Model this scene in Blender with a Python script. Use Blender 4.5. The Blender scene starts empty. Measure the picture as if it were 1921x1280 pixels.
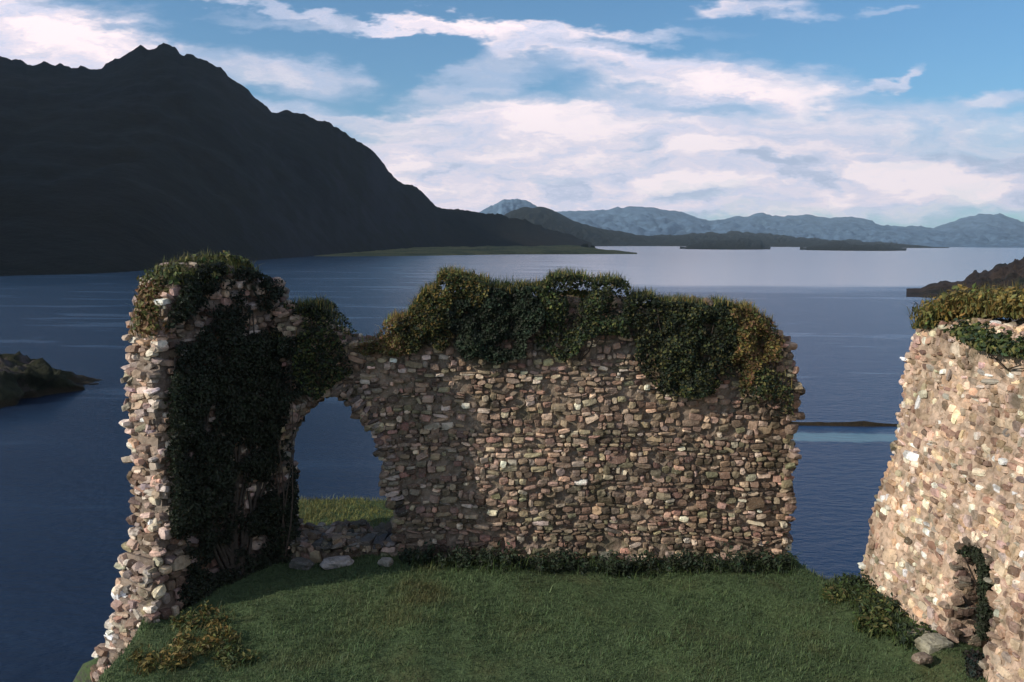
import bpy, math
import numpy as np
from mathutils import Matrix, Vector
rng = np.random.default_rng(7)
R = math.radians
# ------------------------------------------------------------------ camera
FPX, CX, CY = 1494.0, 960.5, 640.0          # focal length and centre, photo pixels
TH, RO = math.atan(190/1494.0), R(0.46)
CAM = np.array([0, 0, 15.0])
Fv = np.array([0, math.cos(TH), -math.sin(TH)]); U0 = np.array([0, math.sin(TH), math.cos(TH)]); R0 = np.array([1.0, 0, 0])
Rv = R0*math.cos(RO)+U0*math.sin(RO); Uv = U0*math.cos(RO)-R0*math.sin(RO)
def ray(px, py): return Rv*(px-CX)/FPX + Uv*(CY-py)/FPX + Fv
def P(px, py, Y):
    d = ray(px, py); return CAM + d*(Y/d[1])
def G(px, py, z=0.0):
    d = ray(px, py); return CAM + d*((z-15.0)/d[2])
sc = bpy.context.scene
C = sc.collection
cam = bpy.data.objects.new("camera", bpy.data.cameras.new("camera")); C.objects.link(cam)
cam.data.lens = 36*FPX/1921; cam.data.sensor_width = 36; cam.data.clip_end = 60000; cam.data.clip_start = .1
m = Matrix([[Rv[i], Uv[i], -Fv[i], CAM[i]] for i in range(3)]+[[0, 0, 0, 1]])
cam.matrix_world = m
sc.camera = cam
sc.view_settings.view_transform = 'Standard'; sc.view_settings.look = 'None'
sc.view_settings.gamma = 1; sc.view_settings.exposure = 0.15; sc.view_settings.use_curve_mapping = False
try:
    sc.cycles.max_bounces = 6; sc.cycles.volume_bounces = 0; sc.cycles.transparent_max_bounces = 8
    sc.cycles.diffuse_bounces = 3
except Exception: pass

# ------------------------------------------------------------------ sun
SUNDIR = Vector((-0.84, -0.36, 0.44)).normalized()
EL = math.asin(SUNDIR.z); AZ = math.atan2(SUNDIR.x, SUNDIR.y)
sl = bpy.data.lights.new("sun", 'SUN'); sl.energy = 4.2; sl.angle = R(0.5); sl.color = (1.0, .92, .82)
sun = bpy.data.objects.new("sun", sl); C.objects.link(sun)
sun.rotation_euler = SUNDIR.to_track_quat('Z', 'Y').to_euler(); sun.location = (-60, -20, 60)

# ------------------------------------------------------------------ world: sky with cloud bank
world = bpy.data.worlds.new("World"); sc.world = world; world.use_nodes = True
nt = world.node_tree; nt.nodes.clear()
class NB:
    """small node-building helper"""
    def __init__(s, nt): s.nt = nt
    def n(s, t, **k):
        nd = s.nt.nodes.new(t)
        for a, b in k.items(): setattr(nd, a, b)
        return nd
    def l(s, a, b): s.nt.links.new(a, b)
    def inp(s, sock, v):
        if isinstance(v, bpy.types.NodeSocket): s.l(v, sock)
        else: sock.default_value = v
    def math(s, op, a, b=None, c=None, clamp=False):
        nd = s.n('ShaderNodeMath', operation=op); nd.use_clamp = clamp
        s.inp(nd.inputs[0], a)
        if b is not None: s.inp(nd.inputs[1], b)
        if c is not None: s.inp(nd.inputs[2], c)
        return nd.outputs[0]
    def vmath(s, op, a, b=None):
        nd = s.n('ShaderNodeVectorMath', operation=op); s.inp(nd.inputs[0], a)
        if b is not None: s.inp(nd.inputs[1], b)
        return nd.outputs['Value'] if op in ('LENGTH', 'DISTANCE', 'DOT_PRODUCT') else nd.outputs[0]
    def mapr(s, v, a, b, c=0.0, d=1.0, smooth=True):
        nd = s.n('ShaderNodeMapRange'); nd.interpolation_type = 'SMOOTHSTEP' if smooth else 'LINEAR'
        s.inp(nd.inputs[0], v)
        for i, x in zip((1, 2, 3, 4), (a, b, c, d)): s.inp(nd.inputs[i], x)
        return nd.outputs[0]
    def mix(s, f, a, b, blend='MIX'):
        nd = s.n('ShaderNodeMix', data_type='RGBA', blend_type=blend)
        s.inp(nd.inputs[0], f)
        for i, x in ((6, a), (7, b)):
            s.inp(nd.inputs[i], x if isinstance(x, bpy.types.NodeSocket) else (*x, 1)[:4])
        return nd.outputs[2]
    def noise(s, vec, scale, detail=5, rough=.55, dist=0.0, out=0):
        nd = s.n('ShaderNodeTexNoise'); s.l(vec, nd.inputs['Vector'])
        nd.inputs['Scale'].default_value = scale; nd.inputs['Detail'].default_value = detail
        nd.inputs['Roughness'].default_value = rough; nd.inputs['Distortion'].default_value = dist
        return nd.outputs[out]
    def mapping(s, vec, loc=(0, 0, 0), rot=(0, 0, 0), scale=(1, 1, 1), kind='POINT'):
        nd = s.n('ShaderNodeMapping', vector_type=kind); s.l(vec, nd.inputs[0])
        nd.inputs[1].default_value = loc; nd.inputs[2].default_value = rot; nd.inputs[3].default_value = scale
        return nd.outputs[0]
    def ramp(s, f, stops):
        nd = s.n('ShaderNodeValToRGB'); s.l(f, nd.inputs[0]); e = nd.color_ramp.elements
        while len(e) < len(stops): e.new(.5)
        for q, (p, c) in zip(e, stops): q.position = p; q.color = (*c, 1)
        return nd.outputs[0]
W = NB(nt)
sky = W.n('ShaderNodeTexSky', sky_type='NISHITA'); sky.sun_disc = False
sky.sun_elevation = EL; sky.sun_rotation = AZ; sky.altitude = 50; sky.air_density = 1.0; sky.dust_density = .6; sky.ozone_density = 2.0
tc = W.n('ShaderNodeTexCoord'); gen = tc.outputs['Generated']
sep = W.n('ShaderNodeSeparateXYZ'); W.l(gen, sep.inputs[0])
ay = W.math('MAXIMUM', W.math('ABSOLUTE', sep.outputs[1]), .15)
u = W.math('DIVIDE', sep.outputs[0], ay); v = W.math('DIVIDE', sep.outputs[2], ay)
cmb = W.n('ShaderNodeCombineXYZ'); W.l(u, cmb.inputs[0]); W.l(v, cmb.inputs[1]); W.l(W.math('SIGN', sep.outputs[1]), cmb.inputs[2])
uv = cmb.outputs[0]
flat = W.mapping(uv, scale=(1, 1, 0))
wn = W.noise(W.mapping(uv, scale=(4.5, 13, 3)), 1.6, 5, .62, out=1)
warp = W.vmath('MULTIPLY', W.vmath('SUBTRACT', wn, (.5, .5, .5)), (.30, .085, 0))
uvw = W.vmath('ADD', flat, warp)
def sky_uv(px, py):
    d = ray(px, py); return d[0]/d[1], d[2]/d[1]
# cloud forms: centre px,py, half-sizes px, tilt degrees, density, softness
CL = [(60, 55, 230, 95, -14, 1.0), (180, 100, 260, 40, -5, .8), (-200, 120, 300, 110, 0, .9),
      (600, 28, 330, 11, -6, .75), (900, 50, 420, 14, -1, .85), (1090, 88, 230, 24, -8, .8),
      (560, 140, 150, 40, -8, .62), (910, 150, 160, 42, 25, .5), (640, 225, 330, 26, -4, .6),
      (860, 290, 240, 75, 2, 1.0), (1060, 230, 290, 48, 2, .92), (1330, 150, 290, 42, -3, .78), (1400, 178, 200, 28, -3, .85),
      (1150, 290, 420, 75, 0, .88), (1450, 300, 420, 70, 0, .9), (1700, 240, 330, 50, -3, .68), (1700, 335, 330, 48, -5, 1.0),
      (1250, 365, 560, 48, 0, .95), (820, 380, 260, 60, -10, 1.0), (1420, 24, 95, 15, 2, .7), (1650, 145, 52, 20, 28, .62),
      (1860, 185, 130, 16, 3, .55), (1640, 18, 70, 8, 0, .35), (1980, 330, 200, 60, 0, .85), (2300, 200, 300, 90, 0, .8), (1500, 395, 520, 32, 0, .65)]
dens = None
for (px, py, a, b, rot, dn) in CL:
    cu, cv = sky_uv(px, py)
    mp = W.mapping(uvw, (cu, cv, 0), (0, 0, R(rot)), (a/FPX, b/FPX, 1), 'TEXTURE')
    g = W.mapr(W.vmath('LENGTH', mp), .42, 1.32, dn, 0.0)
    dens = g if dens is None else W.math('SUBTRACT', W.math('ADD', dens, g), W.math('MULTIPLY', dens, g))
front = W.mapr(sep.outputs[1], .15, .4)
gn = W.noise(W.mapping(gen, scale=(2, 2, 6)), 1.3, 6, .6)
back = W.mapr(gn, .42, .62)
streak = W.noise(W.mapping(uvw, scale=(5.0, 26, 1)), 1.0, 8, .66)
dens = W.math('MULTIPLY', dens, W.mapr(streak, .25, .62, .74, 1.15))
mm = W.n('ShaderNodeMix', data_type='FLOAT'); W.l(front, mm.inputs[0]); W.l(back, mm.inputs[2]); W.l(dens, mm.inputs[3])
cover = W.math('MINIMUM', mm.outputs[0], 1.0)
billow = W.noise(W.mapping(uvw, scale=(7, 24, 1), loc=(3, 1, 0)), 1.0, 7, .6)
HI = [(880, 285, 150, 30, 6, .22), (1060, 196, 70, 16, 0, .2), (1400, 165, 160, 14, -2, .22), (1440, 283, 260, 14, 1, .22), (1690, 330, 200, 24, -8, .28),
      (1230, 352, 120, 20, 6, .24), (1000, 240, 230, 18, 3, .14), (90, 70, 170, 40, -14, .2), (840, 350, 110, 30, -20, .16), (1150, 225, 300, 14, 0, .12), (1830, 360, 120, 14, 0, .18), (760, 330, 60, 50, -30, .14)]
glow = None
for (px, py, a, b, rot, dn) in HI:
    cu, cv = sky_uv(px, py)
    mp = W.mapping(uvw, (cu, cv, 0), (0, 0, R(rot)), (a/FPX, b/FPX, 1), 'TEXTURE')
    g = W.mapr(W.vmath('LENGTH', mp), .2, 1.3, dn, 0.0)
    glow = g if glow is None else W.math('ADD', glow, g)
billow = W.math('ADD', W.math('SUBTRACT', W.math('MULTIPLY', W.math('SUBTRACT', billow, .5), 1.35), -.47), W.math('MULTIPLY', glow, front))
ccol = W.ramp(billow, [(.28, (.42, .50, .68)), (.41, (.66, .69, .86)), (.52, (.84, .78, .88)), (.64, (1.06, .94, .97))])
skyc = W.vmath('MULTIPLY', sky.outputs[0], (.050, .092, .116))
# clouds brighter where thick
ccol = W.vmath('MULTIPLY', ccol, (1.14, 1.08, 1.06))
ccol = W.mix(W.mapr(cover, .35, .8), W.mix(.5, ccol, (.50, .62, .85)), ccol)
allc = W.mix(cover, skyc, ccol)
bg = W.n('ShaderNodeBackground'); W.l(allc, bg.inputs[0]); bg.inputs[1].default_value = 1.0
wo = W.n('ShaderNodeOutputWorld'); W.l(bg.outputs[0], wo.inputs[0])

# ------------------------------------------------------------------ helpers
def _h(ix, iy, iz, s):
    n = (ix*374761393 + iy*668265263 + iz*2147483647*3 + s*144665) & 0xffffffff
    n = ((n ^ (n >> 13))*1274126177) & 0xffffffff
    n = (n ^ (n >> 16)) & 0xffff
    return n/65535.0
def vnoise(p, s=0):
    p = np.asarray(p, float); f = np.floor(p); i = f.astype(np.int64); t = p-f; t = t*t*(3-2*t)
    r = 0
    for dx in (0, 1):
        for dy in (0, 1):
            for dz in (0, 1):
                w = (t[..., 0] if dx else 1-t[..., 0])*(t[..., 1] if dy else 1-t[..., 1])*(t[..., 2] if dz else 1-t[..., 2])
                r = r + w*_h(i[..., 0]+dx, i[..., 1]+dy, i[..., 2]+dz, s)
    return r*2-1
def fbm(p, o=5, s=0, g=.5):
    p = np.asarray(p, float); r = 0; a = 1
    for k in range(o): r = r+a*vnoise(p*2**k, s+k); a *= g
    return r
def mesh(name, V, F, mat, parent=None, smooth=False, col=None):
    """V (n,3) world coordinates; F (m,k) or list of such arrays; col (n,3) point colours"""
    if isinstance(F, np.ndarray): F = [F]
    me = bpy.data.meshes.new(name); V = np.asarray(V, float)
    off = np.array(parent.location) if parent is not None else np.zeros(3)
    if parent is not None: V = V-off
    me.vertices.add(len(V)); me.vertices.foreach_set('co', V.astype(np.float32).ravel())
    loops = np.concatenate([f.ravel() for f in F]).astype(np.int32)
    tot = np.concatenate([np.full(len(f), f.shape[1]) for f in F]).astype(np.int32)
    st = np.concatenate([[0], np.cumsum(tot)[:-1]]).astype(np.int32)
    me.loops.add(len(loops)); me.loops.foreach_set('vertex_index', loops)
    me.polygons.add(len(tot)); me.polygons.foreach_set('loop_start', st); me.polygons.foreach_set('loop_total', tot)
    me.polygons.foreach_set('use_smooth', np.full(len(tot), smooth))
    if col is not None:
        a = me.color_attributes.new('col', 'FLOAT_COLOR', 'POINT')
        cc = np.ones((len(V), 4), np.float32); cc[:, :3] = col; a.data.foreach_set('color', cc.ravel())
    me.update(calc_edges=True); me.validate()
    me.materials.append(mat)
    o = bpy.data.objects.new(name, me); C.objects.link(o)
    if parent is not None: o.parent = parent
    return o
def tag(o, label=None, cat=None, group=None, kind=None):
    if label: o['label'] = label
    if cat: o['category'] = cat
    if group: o['group'] = group
    if kind: o['kind'] = kind
    return o
def empty(name, loc):
    o = bpy.data.objects.new(name, None); o.location = loc; o.empty_display_size = .3; C.objects.link(o); return o
def recentre(o, base):
    """move a mesh object's origin to its base"""
    b = Vector(base); o.data.transform(Matrix.Translation(-b)); o.location = b; return o
def newmat(name):
    mt = bpy.data.materials.new(name); mt.use_nodes = True; t = mt.node_tree; t.nodes.clear()
    b = NB(t); p = b.n('ShaderNodeBsdfPrincipled'); o = b.n('ShaderNodeOutputMaterial'); b.l(p.outputs[0], o.inputs[0])
    return mt, b, p, o
def attr(b):
    a = b.n('ShaderNodeAttribute'); a.attribute_name = 'col'; return a.outputs[0]
def position(b): return b.n('ShaderNodeNewGeometry').outputs['Position']
def bump(b, h, strength, dist):
    bp = b.n('ShaderNodeBump'); b.l(h, bp.inputs['Height']); bp.inputs['Strength'].default_value = strength
    bp.inputs['Distance'].default_value = dist; return bp.outputs[0]

def stone_mat():
    mt, b, p, o = newmat('weathered_stone'); pos = position(b)
    n1 = b.noise(pos, 9, 6, .65); n2 = b.noise(pos, 38, 4, .6); n3 = b.noise(pos, 2.6, 5, .6)
    c = b.mix(b.mapr(n1, .3, .7), attr(b), (.0, .0, .0), 'MIX')
    c = b.mix(1.0, attr(b), b.ramp(n1, [(.3, (.55, .53, .5)), (.5, (1, 1, 1)), (.75, (1.3, 1.25, 1.2))]), 'MULTIPLY')
    c = b.mix(b.math('MULTIPLY', b.mapr(b.noise(pos, 22, 3, .5), .35, .27), .7), c, (.05, .035, .025))  # pits
    c = b.mix(b.math('MULTIPLY', b.mapr(n2, .58, .7), .55), c, (.46, .44, .37))      # pale lichen
    c = b.mix(b.math('MULTIPLY', b.mapr(n3, .56, .66), .55), c, (.07, .065, .03))     # moss / dirt
    n5 = b.noise(b.mapping(pos, scale=(1.3, 1.3, .5)), 1.0, 5, .65)
    c = b.mix(1.0, c, b.ramp(n5, [(.3, (.62, .60, .56)), (.5, (1, 1, 1)), (.72, (1.2, 1.17, 1.12))]), 'MULTIPLY')   # damp stains
    b.l(c, p.inputs['Base Color']); p.inputs['Roughness'].default_value = .92
    b.l(bump(b, b.math('ADD', n1, b.math('MULTIPLY', n2, .5)), .8, .03), p.inputs['Normal'])
    return mt
def attr_mat(name, rough=.8, bumpsc=None, trans=0.0):
    mt, b, p, o = newmat(name); pos = position(b)
    n = b.noise(pos, bumpsc or 6, 4, .6)
    c = b.mix(1.0, attr(b), b.ramp(n, [(.3, (.7, .7, .7)), (.7, (1.25, 1.25, 1.2))]), 'MULTIPLY')
    b.l(c, p.inputs['Base Color']); p.inputs['Roughness'].default_value = rough
    p.inputs['Specular IOR Level'].default_value = .25
    if bumpsc: b.l(bump(b, n, .6, .05), p.inputs['Normal'])
    if trans:
        tr = b.n('ShaderNodeBsdfTranslucent'); b.l(c, tr.inputs[0]); mx = b.n('ShaderNodeMixShader')
        mx.inputs[0].default_value = trans; b.l(p.outputs[0], mx.inputs[1]); b.l(tr.outputs[0], mx.inputs[2]); b.l(mx.outputs[0], o.inputs[0])
    return mt
M_stone = stone_mat()
M_leaf = attr_mat('leaf', .65, None, .22)
M_bark = attr_mat('bark', .9, 12)

def land_mat(name, stops, sc1, sc2, rough=.95, bd=1.0, rockcol=None, tide=None):
    mt, b, p, o = newmat(name); pos = position(b)
    n1 = b.noise(pos, sc1, 8, .62); n2 = b.noise(pos, sc2, 6, .65)
    c = b.ramp(n1, stops)
    c = b.mix(1.0, c, b.ramp(n2, [(.3, (.6, .6, .6)), (.7, (1.35, 1.35, 1.35))]), 'MULTIPLY')
    if rockcol:
        g = b.n('ShaderNodeNewGeometry'); s = b.n('ShaderNodeSeparateXYZ'); b.l(g.outputs['Normal'], s.inputs[0])
        k = b.mapr(b.math('ADD', s.outputs[2], b.math('MULTIPLY', b.math('SUBTRACT', n2, .5), .6)), .72, .52)
        c = b.mix(k, c, rockcol)
    if tide:
        zz = b.n('ShaderNodeSeparateXYZ'); b.l(pos, zz.inputs[0])
        c = b.mix(b.mapr(b.math('ADD', zz.outputs[2], b.math('MULTIPLY', n2, .8)), .75, 1.15), (.03, .022, .012), c)
    b.l(c, p.inputs['Base Color']); p.inputs['Roughness'].default_value = rough; p.inputs['Specular IOR Level'].default_value = .15
    b.l(bump(b, n2, .8, bd), p.inputs['Normal'])
    return mt

# ------------------------------------------------------------------ water
def water():
    mt, b, p, o = newmat('sea_water'); pos = position(b)
    s = b.n('ShaderNodeSeparateXYZ'); b.l(pos, s.inputs[0]); X, Y = s.outputs[0], s.outputs[1]
    w1 = b.noise(b.mapping(pos, scale=(.004, .012, 0)), 1, 5, .6)
    w2 = b.noise(b.mapping(pos, scale=(.02, .09, 0)), 1, 5, .6)
    Yd = b.math('ADD', Y, b.math('MULTIPLY', b.math('SUBTRACT', w1, .5), b.math('MULTIPLY', Y, .55)))
    calm = b.mapr(Yd, 245, 285)                                  # glassy far reach
    ratio = b.math('DIVIDE', X, b.math('MAXIMUM', Y, 1.0))
    calm = b.math('MULTIPLY', calm, b.mapr(b.math('ADD', ratio, b.math('MULTIPLY', b.math('SUBTRACT', w2, .5), .5)), -.12, .16, .0, 1.0))
    slick = b.math('MULTIPLY', b.mapr(w2, .56, .66), b.mapr(Y, 30, 160, .03, .32))
    calm = b.math('MAXIMUM', calm, slick)
    rip = b.math('SUBTRACT', 1.0, calm)
    h1 = b.noise(b.mapping(pos, scale=(.9, 1.6, 1)), 1.0, 6, .62)
    h2 = b.noise(b.mapping(pos, scale=(.12, .3, 1)), 1.0, 4, .6)
    b.l(b.math('MULTIPLY_ADD', calm, 9.0, 1.33), p.inputs['IOR'])
    bp = b.n('ShaderNodeBump'); bp.inputs['Distance'].default_value = .35
    b.l(b.math('ADD', h1, b.math('MULTIPLY', h2, .8)), bp.inputs['Height'])
    b.l(b.math('MULTIPLY_ADD', rip, .52, .03), bp.inputs['Strength'])
    b.l(bp.outputs[0], p.inputs['Normal'])
    b.l(b.math('MULTIPLY_ADD', rip, .08, .18), p.inputs['Roughness'])
    sh = b.mapping(pos, (22, 60.4, 0), (0, 0, 0), (16, 1.4, 1), 'TEXTURE')
    shal = b.mapr(b.vmath('LENGTH', b.vmath('ADD', b.mapping(sh, scale=(1, 1, 0)), b.mapping(b.vmath('SUBTRACT', b.noise(pos, .6, 4, .6, out=1), (.5, .5, .5)), scale=(.3, 1.0, 0)))), .7, 1.25, 1, 0)
    c = b.mix(b.mapr(w2, .35, .7), (.009, .018, .038), (.013, .026, .052))
    c = b.mix(b.mapr(X, -15, 25), c, (.012, .034, .082))
    c = b.mix(shal, c, (.11, .20, .24))
    b.l(c, p.inputs['Base Color']); 
    xs = np.array([-30000, -3000, -300, 0, 300, 3000, 30000.]); ys = np.array([-3000, -300, 0, 100, 300, 3000, 30000.])
    V = np.array([(x, y, 0) for y in ys for x in xs]); n = len(xs)
    F = np.array([(j*n+i, j*n+i+1, j*n+n+i+1, j*n+n+i) for j in range(len(ys)-1) for i in range(n-1)])
    o = mesh('sea_water', V, F, mt); tag(o, 'dark blue sea loch with a pale calm reach', kind='structure')
water()

# ------------------------------------------------------------------ hills and far land
def interp(pts, xs):
    pts = np.array(pts, float); return np.interp(xs, pts[:, 0], pts[:, 1])
def range_mesh(name, ridge, dist, shore, mat, label, x0, x1, nx=260, nj=46, prof=1.25, rough=.06, jag=2.5, seed=0, backk=1.3):
    """terrain strip: shoreline (pixel heights on z=0), ridge (pixel heights at distance), back slope"""
    xs = np.linspace(x0, x1, nx); rp = interp(ridge, xs); rd = interp(dist, xs); sp = interp(shore, xs)
    hz = CY-FPX*(math.tan(TH)/math.cos(RO)-(xs-CX)/FPX*math.tan(RO))
    sp = np.maximum(sp, hz+15.0*FPX/(.85*rd))
    sp = hz+(sp-hz)*(1+.05*fbm(np.stack([xs*.022, xs*0, xs*0+seed], -1), 3, seed+3))
    sp = np.maximum(sp, hz+15.0*FPX/(.9*rd))
    Hm = max(P(x, r_, d_)[2] for x, r_, d_ in zip(xs, rp, rd))
    kk = np.exp(-.5*(np.arange(-45, 46)/16.0)**2); kk /= kk.sum(); sm = lambda q: np.convolve(np.pad(q, 45, mode='edge'), kk, 'valid')
    sp = sm(sp); Hr = np.array([max(P(x, r_, d_)[2], .12) for x, r_, d_ in zip(xs, rp, rd)]); Hl = np.minimum(sm(Hr), Hr*1.15+.03)
    V = []
    ts = np.concatenate([np.linspace(0, 1, nj), 1+np.linspace(0, 1, 14)[1:]])
    for i, x in enumerate(xs):
        jg = jag*float(fbm(np.array([[x*.035, seed, 0]]), 5, seed, .6)[0])
        Rp = P(x, rp[i], rd[i]); S = G(x, sp[i])
        H = max(Rp[2], .12); dz = -jg*rd[i]/FPX*min(1, H/(.12*Hm))
        for t in ts:
            bl = (backk-1)*min(1, max(.03, 1.6*H/Hm))
            if t <= 1:
                q = S+(Rp-S)*t; z = (Hl[i]+(H-Hl[i])*t**3)*(t**prof)+dz*t**7
            else:
                q = Rp+(Rp-CAM)*(t-1)*bl; z = (H+dz)*(1-(t-1)**1.3*1.0)
            V.append((q[0], q[1], z))
    V = np.array(V).reshape(nx, len(ts), 3)
    H = V[:, :, 2].max(axis=1)[:, None]
    sc_ = 4.0/max(H.max(), 1)
    w = np.where(ts <= 1, np.sin(np.pi*np.clip(ts, 0, 1))**.8, np.sin(np.pi*np.clip(ts-1, 0, 1)))[None, :]
    n = fbm(np.stack([V[..., 0]*sc_, V[..., 1]*sc_, V[..., 0]*0], -1), 6, seed)
    g = 1-np.abs(fbm(np.stack([V[..., 0]*sc_*1.6, V[..., 1]*sc_*.7, V[..., 0]*0+5], -1), 5, seed+9))
    V[..., 2] += H*w*(n*rough*1.6+(g-.6)*rough*2.0)
    V[..., 2] = np.where((ts > 0)[None, :], V[..., 2], -.5)
    V[:, -1, 2] = -1.0
    m_ = len(ts); F = []
    idx = np.arange(nx*m_).reshape(nx, m_)
    F = np.stack([idx[:-1, :-1], idx[1:, :-1], idx[1:, 1:], idx[:-1, 1:]], -1).reshape(-1, 4)
    o = mesh(name, V.reshape(-1, 3), F, mat, smooth=True)
    tag(o, label, kind='structure'); return o

M_mount = land_mat('heather_slope', [(.35, (.004, .004, .003)), (.5, (.006, .006, .003)), (.68, (.010, .008, .005))], .006, .05, bd=3, rockcol=(.014, .013, .015))
M_field = land_mat('shore_pasture', [(.35, (.05, .055, .02)), (.5, (.10, .10, .035)), (.7, (.16, .13, .05))], .02, .15, bd=1)
M_far = land_mat('far_moor_hazed', [(.35, (.08, .13, .19)), (.65, (.10, .16, .22))], .0012, .01, bd=20)  # distance haze partly painted into this blue hill colour
M_dark = land_mat('wooded_shore', [(.35, (.006, .008, .006)), (.65, (.015, .016, .010))], .01, .08, bd=5)

range_mesh('mountain', [(-700, 190), (-300, 120), (0, 106), (60, 119), (120, 126), (190, 127), (222, 108), (258, 90), (300, 83), (328, 91), (370, 105), (405, 124), (440, 150), (480, 182), (510, 202), (560, 215), (610, 228), (655, 250), (690, 274), (728, 322), (760, 345), (790, 356), (826, 390), (880, 397), (940, 402), (1000, 420), (1060, 440), (1110, 455)],
           [(-700, 900), (0, 900), (300, 950), (500, 1000), (700, 1100), (825, 1250), (940, 1400), (1110, 1500)],
           [(-700, 545), (0, 518), (200, 514), (400, 498), (560, 482), (700, 474), (900, 468), (1110, 463)], M_mount,
           'dark heather mountain sloping down to the loch on the left', -700, 1110, nx=420, nj=60, prof=1.05, seed=3, jag=5, rough=.013)
range_mesh('shore', [(540, 474), (600, 467), (800, 463), (1000, 461), (1080, 460), (1120, 466), (1195, 474)],
           [(540, 1050), (1195, 1000)], [(540, 484), (650, 482), (800, 480), (1000, 478), (1100, 478), (1195, 477)], M_field,
           'low grassy shore under the mountain', 540, 1195, nx=160, nj=12, prof=.5, seed=5, jag=1.0, backk=1.2)
range_mesh('dark_hill', [(860, 402), (940, 404), (975, 390), (1010, 386), (1045, 396), (1075, 414), (1110, 427), (1180, 438), (1240, 446), (1300, 454)],
           [(860, 2600), (1300, 2900)], [(860, 463), (1300, 462)], M_dark, 'rounded dark hill beyond the end of the mountain', 860, 1300, nx=140, nj=30, seed=11, jag=2)
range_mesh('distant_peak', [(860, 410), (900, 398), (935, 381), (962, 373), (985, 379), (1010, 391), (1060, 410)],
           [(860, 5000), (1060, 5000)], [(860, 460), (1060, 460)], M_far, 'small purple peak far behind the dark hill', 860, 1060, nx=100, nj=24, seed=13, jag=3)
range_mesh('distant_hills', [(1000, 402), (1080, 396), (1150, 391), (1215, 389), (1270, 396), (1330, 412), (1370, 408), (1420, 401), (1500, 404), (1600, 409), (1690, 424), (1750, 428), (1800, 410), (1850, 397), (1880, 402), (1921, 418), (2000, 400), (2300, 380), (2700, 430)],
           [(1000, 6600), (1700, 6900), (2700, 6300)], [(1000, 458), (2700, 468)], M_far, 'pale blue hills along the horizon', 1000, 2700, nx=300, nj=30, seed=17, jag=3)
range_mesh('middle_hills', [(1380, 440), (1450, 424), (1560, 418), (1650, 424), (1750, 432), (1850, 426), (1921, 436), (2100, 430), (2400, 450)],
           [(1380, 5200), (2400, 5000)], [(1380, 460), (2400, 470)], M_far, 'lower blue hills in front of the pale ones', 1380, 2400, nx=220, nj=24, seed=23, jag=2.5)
range_mesh('low_coast', [(1130, 455), (1180, 447), (1260, 441), (1330, 435), (1390, 436), (1440, 443), (1530, 447), (1620, 453), (1700, 457), (1760, 463), (1780, 480)],
           [(1130, 3400), (1780, 3900)], [(1130, 461), (1780, 466)], M_dark, 'thin dark wooded coast across the loch', 1130, 1780, nx=200, nj=16, prof=.6, seed=29, jag=4)
range_mesh('wooded_island', [(1275, 480), (1290, 458), (1315, 449), (1350, 447), (1400, 450), (1428, 458), (1445, 480)],
           [(1275, 2300), (1445, 2300)], [(1275, 468), (1445, 469)], M_dark, 'small dark island before the far coast', 1275, 1445, nx=70, nj=14, prof=.6, seed=31, jag=5)
range_mesh('low_island', [(1500, 480), (1515, 461), (1545, 456), (1590, 456), (1640, 459), (1680, 464), (1700, 480)],
           [(1500, 2400), (1700, 2400)], [(1500, 470), (1700, 472)], M_dark, 'flat green island right of the dark one', 1500, 1700, nx=70, nj=14, prof=.6, seed=37, jag=4)
M_head = land_mat('headland_turf', [(.35, (.012, .018, .012)), (.5, (.028, .020, .016)), (.68, (.045, .032, .024))], .05, .4, bd=1.5, rockcol=(.03, .026, .024))
range_mesh('headland', [(1700, 551), (1740, 536), (1790, 526), (1840, 512), (1880, 498), (1921, 484), (2000, 468), (2200, 440), (2600, 420)],
           [(1700, 262), (2600, 330)], [(1700, 543), (1725, 550), (1770, 560), (1860, 572), (2000, 600), (2600, 700)], M_head,
           'dark brown headland behind the right wall', 1700, 2600, nx=200, nj=30, prof=.8, seed=41, jag=8, rough=.2)

# ------------------------------------------------------------------ islet and skerry
def mound(name, cx, cy, rx, ry, h, mat, label, seed, rot=0.0, nr=60, na=200, sharp=1.0):
    V = [(cx, cy, h)]; 
    for i in range(1, nr+1):
        t = i/nr
        for k in range(na):
            a = 2*math.pi*k/na
            V.append((rx*t*math.cos(a), ry*t*math.sin(a), h*(1-t**2)**sharp))
    V = np.array(V); V[0, :2] = 0
    n = fbm(V*np.array([3/rx, 3/ry, 0])+seed, 3, seed)
    V[:, :2] *= (1+.22*n)[:, None]
    c, s = math.cos(rot), math.sin(rot)
    V[:, :2] = V[:, :2] @ np.array([[c, s], [-s, c]])
    n2 = fbm(V*np.array([8/rx, 8/rx, 0])+seed, 5, seed+4)
    n2 = n2+.35*np.abs(fbm(V*np.array([30/rx, 30/rx, 0])+seed, 3, seed+7))
    V[:, 2] += h*.32*n2*np.clip(V[:, 2]/h*2.5, 0, 1)
    V[:, 2] -= .25
    V[:, 0] += cx; V[:, 1] += cy
    F3 = np.array([(0, 1+k, 1+(k+1) % na) for k in range(na)])
    F4 = np.array([(1+(i-1)*na+k, 1+i*na+k, 1+i*na+(k+1) % na, 1+(i-1)*na+(k+1) % na) for i in range(1, nr) for k in range(na)])
    o = mesh(name, V, [F3, F4], mat, smooth=True); tag(o, label, kind='structure'); return o
mound('mountain', -1800, 150, 950, 720, 820, M_mount, 'unseen dark hill added further left to shade the mountain', 9, nr=40)  # unseen hill, added to keep the sun off the mountain
M_islet = land_mat('islet_rock', [(.35, (.014, .016, .008)), (.52, (.026, .027, .014)), (.62, (.07, .055, .05)), (.75, (.13, .11, .10))], .35, 1.6, bd=.5, tide=True)
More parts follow.
